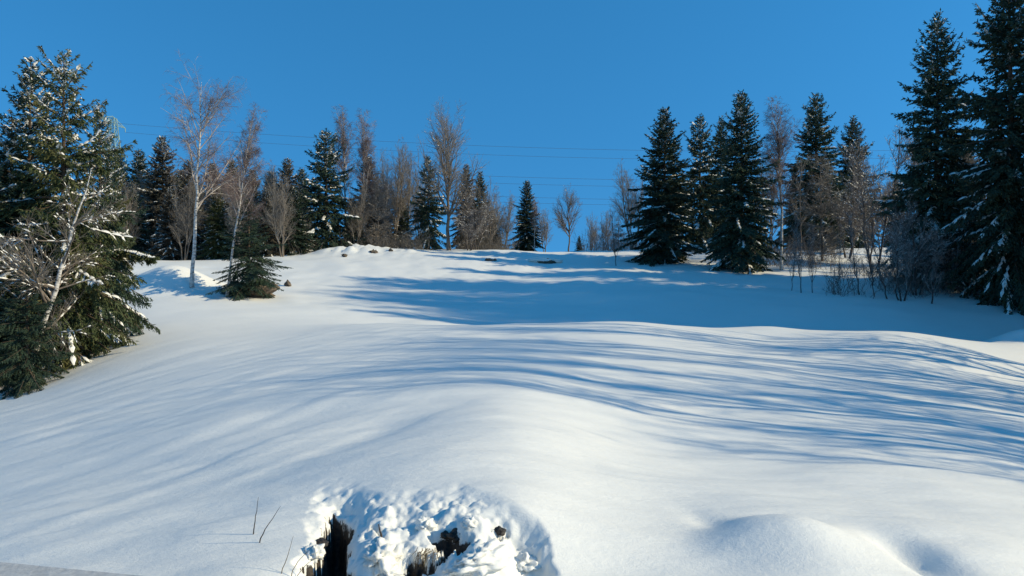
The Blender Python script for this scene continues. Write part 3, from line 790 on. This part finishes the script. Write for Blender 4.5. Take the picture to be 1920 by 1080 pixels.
rows = [
    (1156, 55, 392, 'lone thin sapling left of the wide dark spruce', .7), (1484, 45, 430, 'leftmost sapling below the white birch', .6), (1502, 44, 400, 'second sapling from the white birch trunk', .6), (1524, 44.5, 420, 'third sapling from the white birch trunk', .6),
    (1570, 45, 440, 'short sapling in the sunlit gap of the wood', .6), (1612, 44, 395, 'slanting sapling right of the sunlit gap', .7), (1640, 43.5, 430, 'sapling left of the dark multi-stemmed bush', .8), (1745, 42, 440, 'sapling right of the dark multi-stemmed bush', 1.1), (1665, 43, 420, 'dark sapling against the multi-stemmed bush', 1.0),
]
for k, (px, d, top, lab, w) in enumerate(rows):
    place('sapling', 'sapling', 'sapling', px, d, top, lab, G, rot=k * 2.3, wide=w, tilt=(0, [-.03, .05, -.08, .02, 0, -.12, -.1, .02, -.15][k]))

# trees standing beyond the right edge, whose shadows stripe the field
def off(key, name, cat, x, y, H, rot, label, group, wide=1.0):
    px = CX + F * x / y
    z = float(ground(x, y)[0])
    top = CY - (z + H - EYE) * F / y
    place(name, cat, key, px, y, top, label, group, rot=rot, wide=wide)
for k, (x, y, H) in enumerate([(29, 31, 20), (31, 35.5, 22), (31.5, 40, 22), (37, 36, 25), (36, 30.5, 21), (43, 33, 26)]):
    off(['tiered', 'slim', 'dense'][k % 3], 'spruce_tree', 'spruce', x, y, H, k * 1.3, 'dark spruce beyond the right edge, shading the dip', 'spruces beyond the right edge', .58)
for k, (x, y, H) in enumerate([(28, 33, 17), (33, 33.5, 20), (34, 38, 21), (40, 31.5, 23), (44, 35.5, 29), (39, 34.2, 26), (52, 33, 33), (55, 36.5, 34), (50, 30, 31), (42, 41, 24), (48, 31, 26)]):
    off(['upright', 'larch', 'birch_slim'][k % 3], 'bare_tree', 'bare tree', x, y, H, k * 1.3, 'tall bare tree beyond the right edge among the shading spruces', 'bare trees among the spruces beyond the right edge', .8)
for k, (x, y, H) in enumerate([(16.5, 7.6, 9), (18, 9.4, 12), (19.5, 11.2, 14), (23, 8.4, 16), (22, 13.2, 15), (26, 10.2, 18), (25, 15.0, 17), (24, 17.6, 16), (29, 12.2, 19), (31, 16.2, 20), (28, 20.0, 18), (21, 21.0, 14), (33, 9.0, 20), (26, 22.5, 17), (35, 13.6, 22)]):
    off('airy', 'bare_tree', 'bare tree', x, y, H, k * 1.1, 'bare tree beyond the right edge, striping the snow with shadow', 'bare trees beyond the right edge', [.9, 1.1, 1.0][k % 3])

# ------------------------------------------------------------------ brushwood at the foot of the woods
rg = np.random.default_rng(91)
def brush(name, spans, label, mat, seed):
    rg = np.random.default_rng(seed)
    PP, RR = [], []
    for (p0, p1, d0, d1, n, h) in spans:
        px = rg.uniform(p0, p1, n); d = rg.uniform(d0, d1, n)
        x = (px - CX) / F * d
        z = ground(x, d)
        for c in range(5):
            dirn = norm(np.stack([rg.normal(0, .45, n), rg.normal(0, .45, n), np.full(n, 1.0)], 1))
            L = h * rg.uniform(.3, 1.0, n)
            P = np.zeros((n, 4, 3)); P[:, 0] = np.stack([x + rg.normal(0, .25, n), d + rg.normal(0, .25, n), z - .1], 1)
            for k in range(1, 4):
                dirn = norm(dirn + rg.normal(0, .18, dirn.shape))
                P[:, k] = P[:, k - 1] + dirn * (L / 3)[:, None]
            PP.append(P); RR.append(np.full((n, 4), .014) * (1.1 - np.linspace(0, 1, 4)))
            if c < 4:
                for b in range(4):
                    t = rg.integers(1, 3, n)
                    s0 = P[np.arange(n), t]
                    dd = norm(rg.normal(0, 1, (n, 3)) + np.array([0, 0, .8]))
                    l = L * rg.uniform(.2, .45, n)
                    Q = np.stack([s0 + dd * (l * f_)[:, None] + np.array([0, 0, .1]) * f_ * f_ for f_ in (0, .33, .66, 1)], 1)
                    PP.append(Q); RR.append(np.full((n, 4), .009) * (1.1 - np.linspace(0, 1, 4)))
    v, q = tubes(np.concatenate(PP), np.concatenate(RR), 3)
    o = link(name, mesh_from(name, v, q, M[mat]))
    tag(o, label, 'brushwood', kind='stuff')
brush('brushwood', [(200, 590, 57.5, 63, 200, 1.9), (640, 800, 61, 66, 110, 2.4), (860, 960, 65, 70, 80, 2.4)], 'brown leafless brushwood along the foot of the left wood', 'twig_brown', 5)
brush('brushwood', [(1095, 1200, 72, 80, 80, 3.0), (1420, 1560, 54, 66, 90, 2.6), (1560, 1860, 43, 52, 120, 2.2)], 'leafless brushwood under the trees of the right-hand wood', 'twig_dark', 6)

# ------------------------------------------------------------------ lattice tower and power lines far behind
def bars(segs, r, S=4):
    P = np.array([[a, b] for a, b in segs], float)
    return tubes(P, np.full((len(P), 2), r), S)
def pylon(x, y, label, H=38.0):
    e = tag(link('lattice_tower', None, loc=(x, y, EYE - 4.0)), label, 'pylon')
    def hw(z): return 3.2 * (1 - z / H) ** 1.0 + .55
    legs = Geo(); br = Geo()
    cor = [(-1, -1), (1, -1), (1, 1), (-1, 1)]
    for cx_, cy_ in cor:
        g = Geo(); g.add(*bars([((cx_ * hw(0), cy_ * hw(0), 0), (cx_ * hw(H), cy_ * hw(H), H))], .11))
        link('leg', g.mesh('tower_leg', M['steel']), e)
    lv = np.concatenate([np.linspace(0, H * .6, 7), np.linspace(H * .6, H, 9)[1:]])
    seg = []
    for a, b in zip(lv[:-1], lv[1:]):
        for i in range(4):
            c0, c1 = cor[i], cor[(i + 1) % 4]
            A0 = (c0[0] * hw(a), c0[1] * hw(a), a); A1 = (c1[0] * hw(b), c1[1] * hw(b), b)
            B0 = (c1[0] * hw(a), c1[1] * hw(a), a); B1 = (c0[0] * hw(b), c0[1] * hw(b), b)
            seg += [(A0, A1), (B0, B1), ((c0[0] * hw(b), c0[1] * hw(b), b), A1)]
    br.add(*bars(seg, .06))
    o = link('bracing', br.mesh('tower_bracing', M['steel']), e); o['kind'] = 'stuff'
    for z in ARMS:
        za = z + 4.0
        g = Geo()
        for sy in (-1, 1):
            tip = (0, sy * ARM, za)
            g.add(*bars([((-.6, 0, za), tip), ((.6, 0, za), tip), ((0, 0, za + 1.4), tip), ((0, sy * ARM, za), (0, sy * ARM, za - .8))], .08))
        link('cross_arm', g.mesh('tower_arm', M['steel']), e)
ARMS = (33.0, 27.0, 23.0)
ARM = 5.0
TA, TB = (-80.0, 152.0), (152.0, 166.0)
pylon(*TA, 'pale green lattice tower rising behind the left spruces')
pylon(*TB, 'lattice tower beyond the right edge carrying the lines')
names = [('upper', 'near'), ('upper', 'far'), ('middle', 'near'), ('middle', 'far'), ('lower', 'near'), ('lower', 'far')]
k = 0
order = ['topmost', 'second', 'third', 'fourth', 'fifth', 'lowest']
for z in ARMS:
    for sy in (-1, 1):
        t = np.linspace(0, 1, 40)
        P = np.stack([TA[0] + (TB[0] - TA[0]) * t, TA[1] + sy * ARM + (TB[1] - TA[1]) * t, EYE + z - .8 - 4.4 * 4 * t * (1 - t) + 0 * t], 1)
        v, q = tubes(P[None], np.full((1, 40), .024), 5)
        tag(link('power_line', mesh_from('power_line', v, q, M['wire'], True)), order[k] + ' power line across the sky above the skyline gap' if k else 'topmost power line across the blue sky', 'power line', 'power lines across the sky')
        k += 1

# ------------------------------------------------------------------ small things on the snow
import bmesh
def lump_mesh(name, mat, size, seed, sub=3, rough=.25, freq=1.6):
    bm = bmesh.new()
    bmesh.ops.create_icosphere(bm, subdivisions=sub, radius=1.0)
    co = np.array([v.co[:] for v in bm.verts])
    n = fbm(co[:, 0] * freq + seed, co[:, 1] * freq + co[:, 2] * 1.3 * freq, seed, 4) + fbm(co[:, 2] * freq + 5, co[:, 0] * freq * 1.2 - seed, seed + 3, 4)
    co = co * (1 + rough * n)[:, None] * np.array(size)
    for v, c in zip(bm.verts, co): v.co = c
    me = bpy.data.meshes.new(name)
    bm.to_mesh(me); bm.free()
    me.materials.append(M[mat])
    me.polygons.foreach_set('use_smooth', np.ones(len(me.polygons), bool))
    return me
def spot(px, d):
    x = (px - CX) / F * d
    return np.array([x, d, float(ground(x, d)[0])])
def hit(px, py, d0=3.8, d1=90):
    """Where the line of sight of a photograph pixel meets the ground."""
    d = np.exp(np.linspace(math.log(d0), math.log(d1), 1500))
    x = (px - CX) / F * d
    z = ground(x, d)
    ray = EYE + (CY - py) / F * d
    below = np.where(ray <= z)[0]
    i = below[0] if len(below) else len(d) - 1
    return np.array([x[i], d[i], z[i]])
def lump(name, cat, label, p, size, mat, seed, group=None, rough=.25, sink=.3, rot=0.0, kind=None, freq=1.6):
    o = link(name, lump_mesh(name, mat, size, seed, 4, rough, freq), loc=(p[0], p[1], p[2] + size[2] * (1 - 2 * sink) * .5))
    o.rotation_euler = (0, 0, rot)
    return tag(o, label, cat, group, kind)

# broken snow over the ditch: loose chunks
G = 'snow chunks in the broken hole'
for k, (px, py, sx, sy, sz, lab) in enumerate([
    (712, 1052, .11, .13, .09, 'big rounded snow chunk right of the dark triangular gap'), (905, 1052, .20, .10, .07, 'long snow slab in front of the rubble, right part of the hole'),
    (985, 1062, .08, .07, .06, 'snow chunk at the right end of the long slab'), (800, 990, .06, .06, .05, 'snow lump above the middle dark gap'),
    (588, 1040, .06, .06, .05, 'small snow lump left of the dark triangular gap'), (880, 985, .05, .05, .04, 'snow lump above the dark rubble'), (728, 1078, .07, .07, .06, 'snow chunk at the bottom edge left of the middle gap'), (862, 1076, .08, .07, .06, 'snow chunk at the bottom edge right of the middle gap')]):
    lump('snow_chunk', 'snow chunk', lab, hit(px, py), (sx, sy, sz), 'snow', 60 + k, G, .75, .45, k * .9, freq=2.6)
G = 'dark stones in the broken hole'
for k, (px, py, s_, lab) in enumerate([(836, 1012, .035, 'dark stone at the left of the rubble in the hole'), (856, 1018, .045, 'largest dark stone of the rubble in the hole'), (872, 1012, .03, 'dark stone at the right of the rubble in the hole'), (935, 1000, .035, 'dark stone poking out below the right snow wall'), (600, 1028, .04, 'brown stone left of the dark triangular gap')]):
    lump('stone', 'stone', lab, hit(px, py), (s_ * 1.3, s_, s_ * .8), 'wet_stone', 30 + k, G, .6, .3, k)

def stem(name, cat, label, base, top, r, mat, bow=.0, group=None, parts=()):
    base, top = np.array(base, float), np.array(top, float)
    K = 9
    t = np.linspace(0, 1, K)[:, None]
    P = base + (top - base) * t + np.array([bow, 0, 0]) * (t * (1 - t) * 4) + np.random.default_rng(int(abs(base[0]) * 1000)).normal(0, .002, (K, 3))
    P[0, 2] -= .05
    v, q = tubes(P[None], (r * (1.05 - .75 * t[:, 0]))[None], 5)
    return tag(link(name, mesh_from(name, v, q, M[mat], True)), label, cat, group)
def ray(px, py, d): return np.array([(px - CX) / F * d, d, EYE + (CY - py) / F * d])
G = 'thin twigs poking out of the snow by the hole'
b = hit(474, 1003); stem('twig', 'twig', 'upright dark twig poking from the snow, left of the pair', b, ray(484, 932, b[1]), .0045, 'stem_dark', .004, G)
b = hit(484, 1018); stem('twig', 'twig', 'slanting dark twig poking from the snow, right of the pair', b, ray(526, 949, b[1] - .05), .0045, 'stem_dark', -.004, G)
b = hit(526, 1076); stem('twig', 'twig', 'thin dry stalk left of the dark gap, at the bottom edge', b, ray(549, 1006, b[1]), .003, 'dry_grass', .006, G)
b = hit(545, 1085); stem('twig', 'twig', 'curved dry stalk leaning toward the dark gap', b, ray(588, 1024, b[1] + .02), .003, 'dry_grass', -.025, G)
b = hit(556, 1084); stem('twig', 'twig', 'faint dry stalk nearest the dark gap', b, ray(600, 1040, b[1] + .02), .0025, 'dry_grass', -.02, G)
b = hit(716, 1022); stem('stake', 'stick', 'short brown stick standing in the middle of the hole', b + np.array([0, .02, 0]), ray(710, 984, b[1]), .011, 'bark', .0)

# dry grass hanging in the middle gap
rg = np.random.default_rng(15)
c = hit(806, 1046)
n = 60
P = np.zeros((n, 4, 3))
P[:, 0] = c + np.stack([rg.uniform(-.09, .07, n), rg.uniform(-.02, .05, n), rg.uniform(-.02, .05, n)], 1)
dv = norm(np.stack([rg.normal(-.1, .3, n), rg.normal(-.5, .2, n), rg.normal(-.5, .3, n)], 1))
for k in range(1, 4):
    P[:, k] = P[:, k - 1] + dv * .035; dv = norm(dv + np.array([0, 0, -.25]))
v, q = tubes(P, np.full((n, 4), .0022) * (1.1 - np.linspace(0, 1, 4)), 3)
tag(link('dry_grass', mesh_from('dry_grass', v, q, M['dry_grass'])), 'dry grass fringe hanging in the middle dark gap', 'grass', kind='stuff')

# things further up the field
p = hit(468, 556); lump('earth_mound', 'earth', 'bare brown earth and roots at the foot of the small spruce', p, (1.5, .8, .6), 'stone', 71, None, .6, .3)
p = hit(540, 537); lump('stump', 'stump', 'small dark stump in the snow right of the small spruce', p, (.16, .16, .22), 'stone', 72, None, .5, .2)
p = hit(1026, 493); lump('rock', 'rock', 'brown rock under a snow cap near the crest', p, (.75, .45, .26), 'stone', 73, None, .5, .3)
lump('snow_mound', 'snow mound', 'rounded snow cap lying over the brown rock near the crest', p + np.array([-.25, .3, .12]), (1.25, .7, .32), 'snow', 74, None, .3, .35)
G = 'dark clods in the rough snow on the crest'
for k, (px, py, s_, lab) in enumerate([(916, 489, .18, 'left one of two dark clods on the snow ridge'), (925, 489, .16, 'right one of two dark clods on the snow ridge'), (646, 481, .18, 'dark clod left in the rough snow pile'), (700, 473, .22, 'dark clod in the middle of the rough snow pile'), (733, 471, .14, 'dark clod at the right end of the rough snow pile')]):
    lump('clod', 'clod', lab, hit(px, py), (s_ * 1.3, s_, s_ * .8), 'stone', 80 + k, G, .8, .45, k)
a, b = hit(1790, 549), hit(1888, 572)
o = stem('fallen_log', 'log', 'fallen thin log lying across the shaded snow at right', a + np.array([0, 0, .35]), b + np.array([0, 0, .12]), .10, 'stem_dark', .1)
g = Geo(); t = np.linspace(.05, .85, 9)[:, None]; q_ = a + np.array([0, 0, .44]) + (b + np.array([0, 0, .2]) - a - np.array([0, 0, .44])) * t
g.add(*roofs(q_[:-1], q_[1:], np.full(8, .08), np.full(8, .09)))
so = link('snow', g.mesh('log_snow', M['snow']), o); so['kind'] = 'stuff'

# flat cap of a low wall at the bottom left corner
zc = EYE - 1.35
A0 = np.array([(-300 - CX) / F * 3.98, 3.98, zc]); A1 = np.array([(620 - CX) / F * 3.36, 3.36, zc])
dirw = norm(A1 - A0); nrm = np.array([-dirw[1], dirw[0], 0])
if nrm[1] > 0: nrm = -nrm
bm = bmesh.new()
vs = []
for zz in (zc - 1.2, zc):
    for P_ in (A0, A1, A1 + nrm * .5, A0 + nrm * .5):
        vs.append(bm.verts.new((P_[0], P_[1], zz)))
for f_ in ((0, 1, 2, 3), (7, 6, 5, 4), (0, 4, 5, 1), (1, 5, 6, 2), (2, 6, 7, 3), (3, 7, 4, 0)):
    bm.faces.new([vs[i] for i in f_])
bmesh.ops.recalc_face_normals(bm, faces=bm.faces)
bmesh.ops.bevel(bm, geom=list(bm.edges), offset=.012, segments=2, affect='EDGES')
me = bpy.data.meshes.new('low_wall'); bm.to_mesh(me); bm.free(); me.materials.append(M['concrete'])
tag(link('low_wall', me), 'flat grey top of a low wall in the bottom left corner', 'wall')
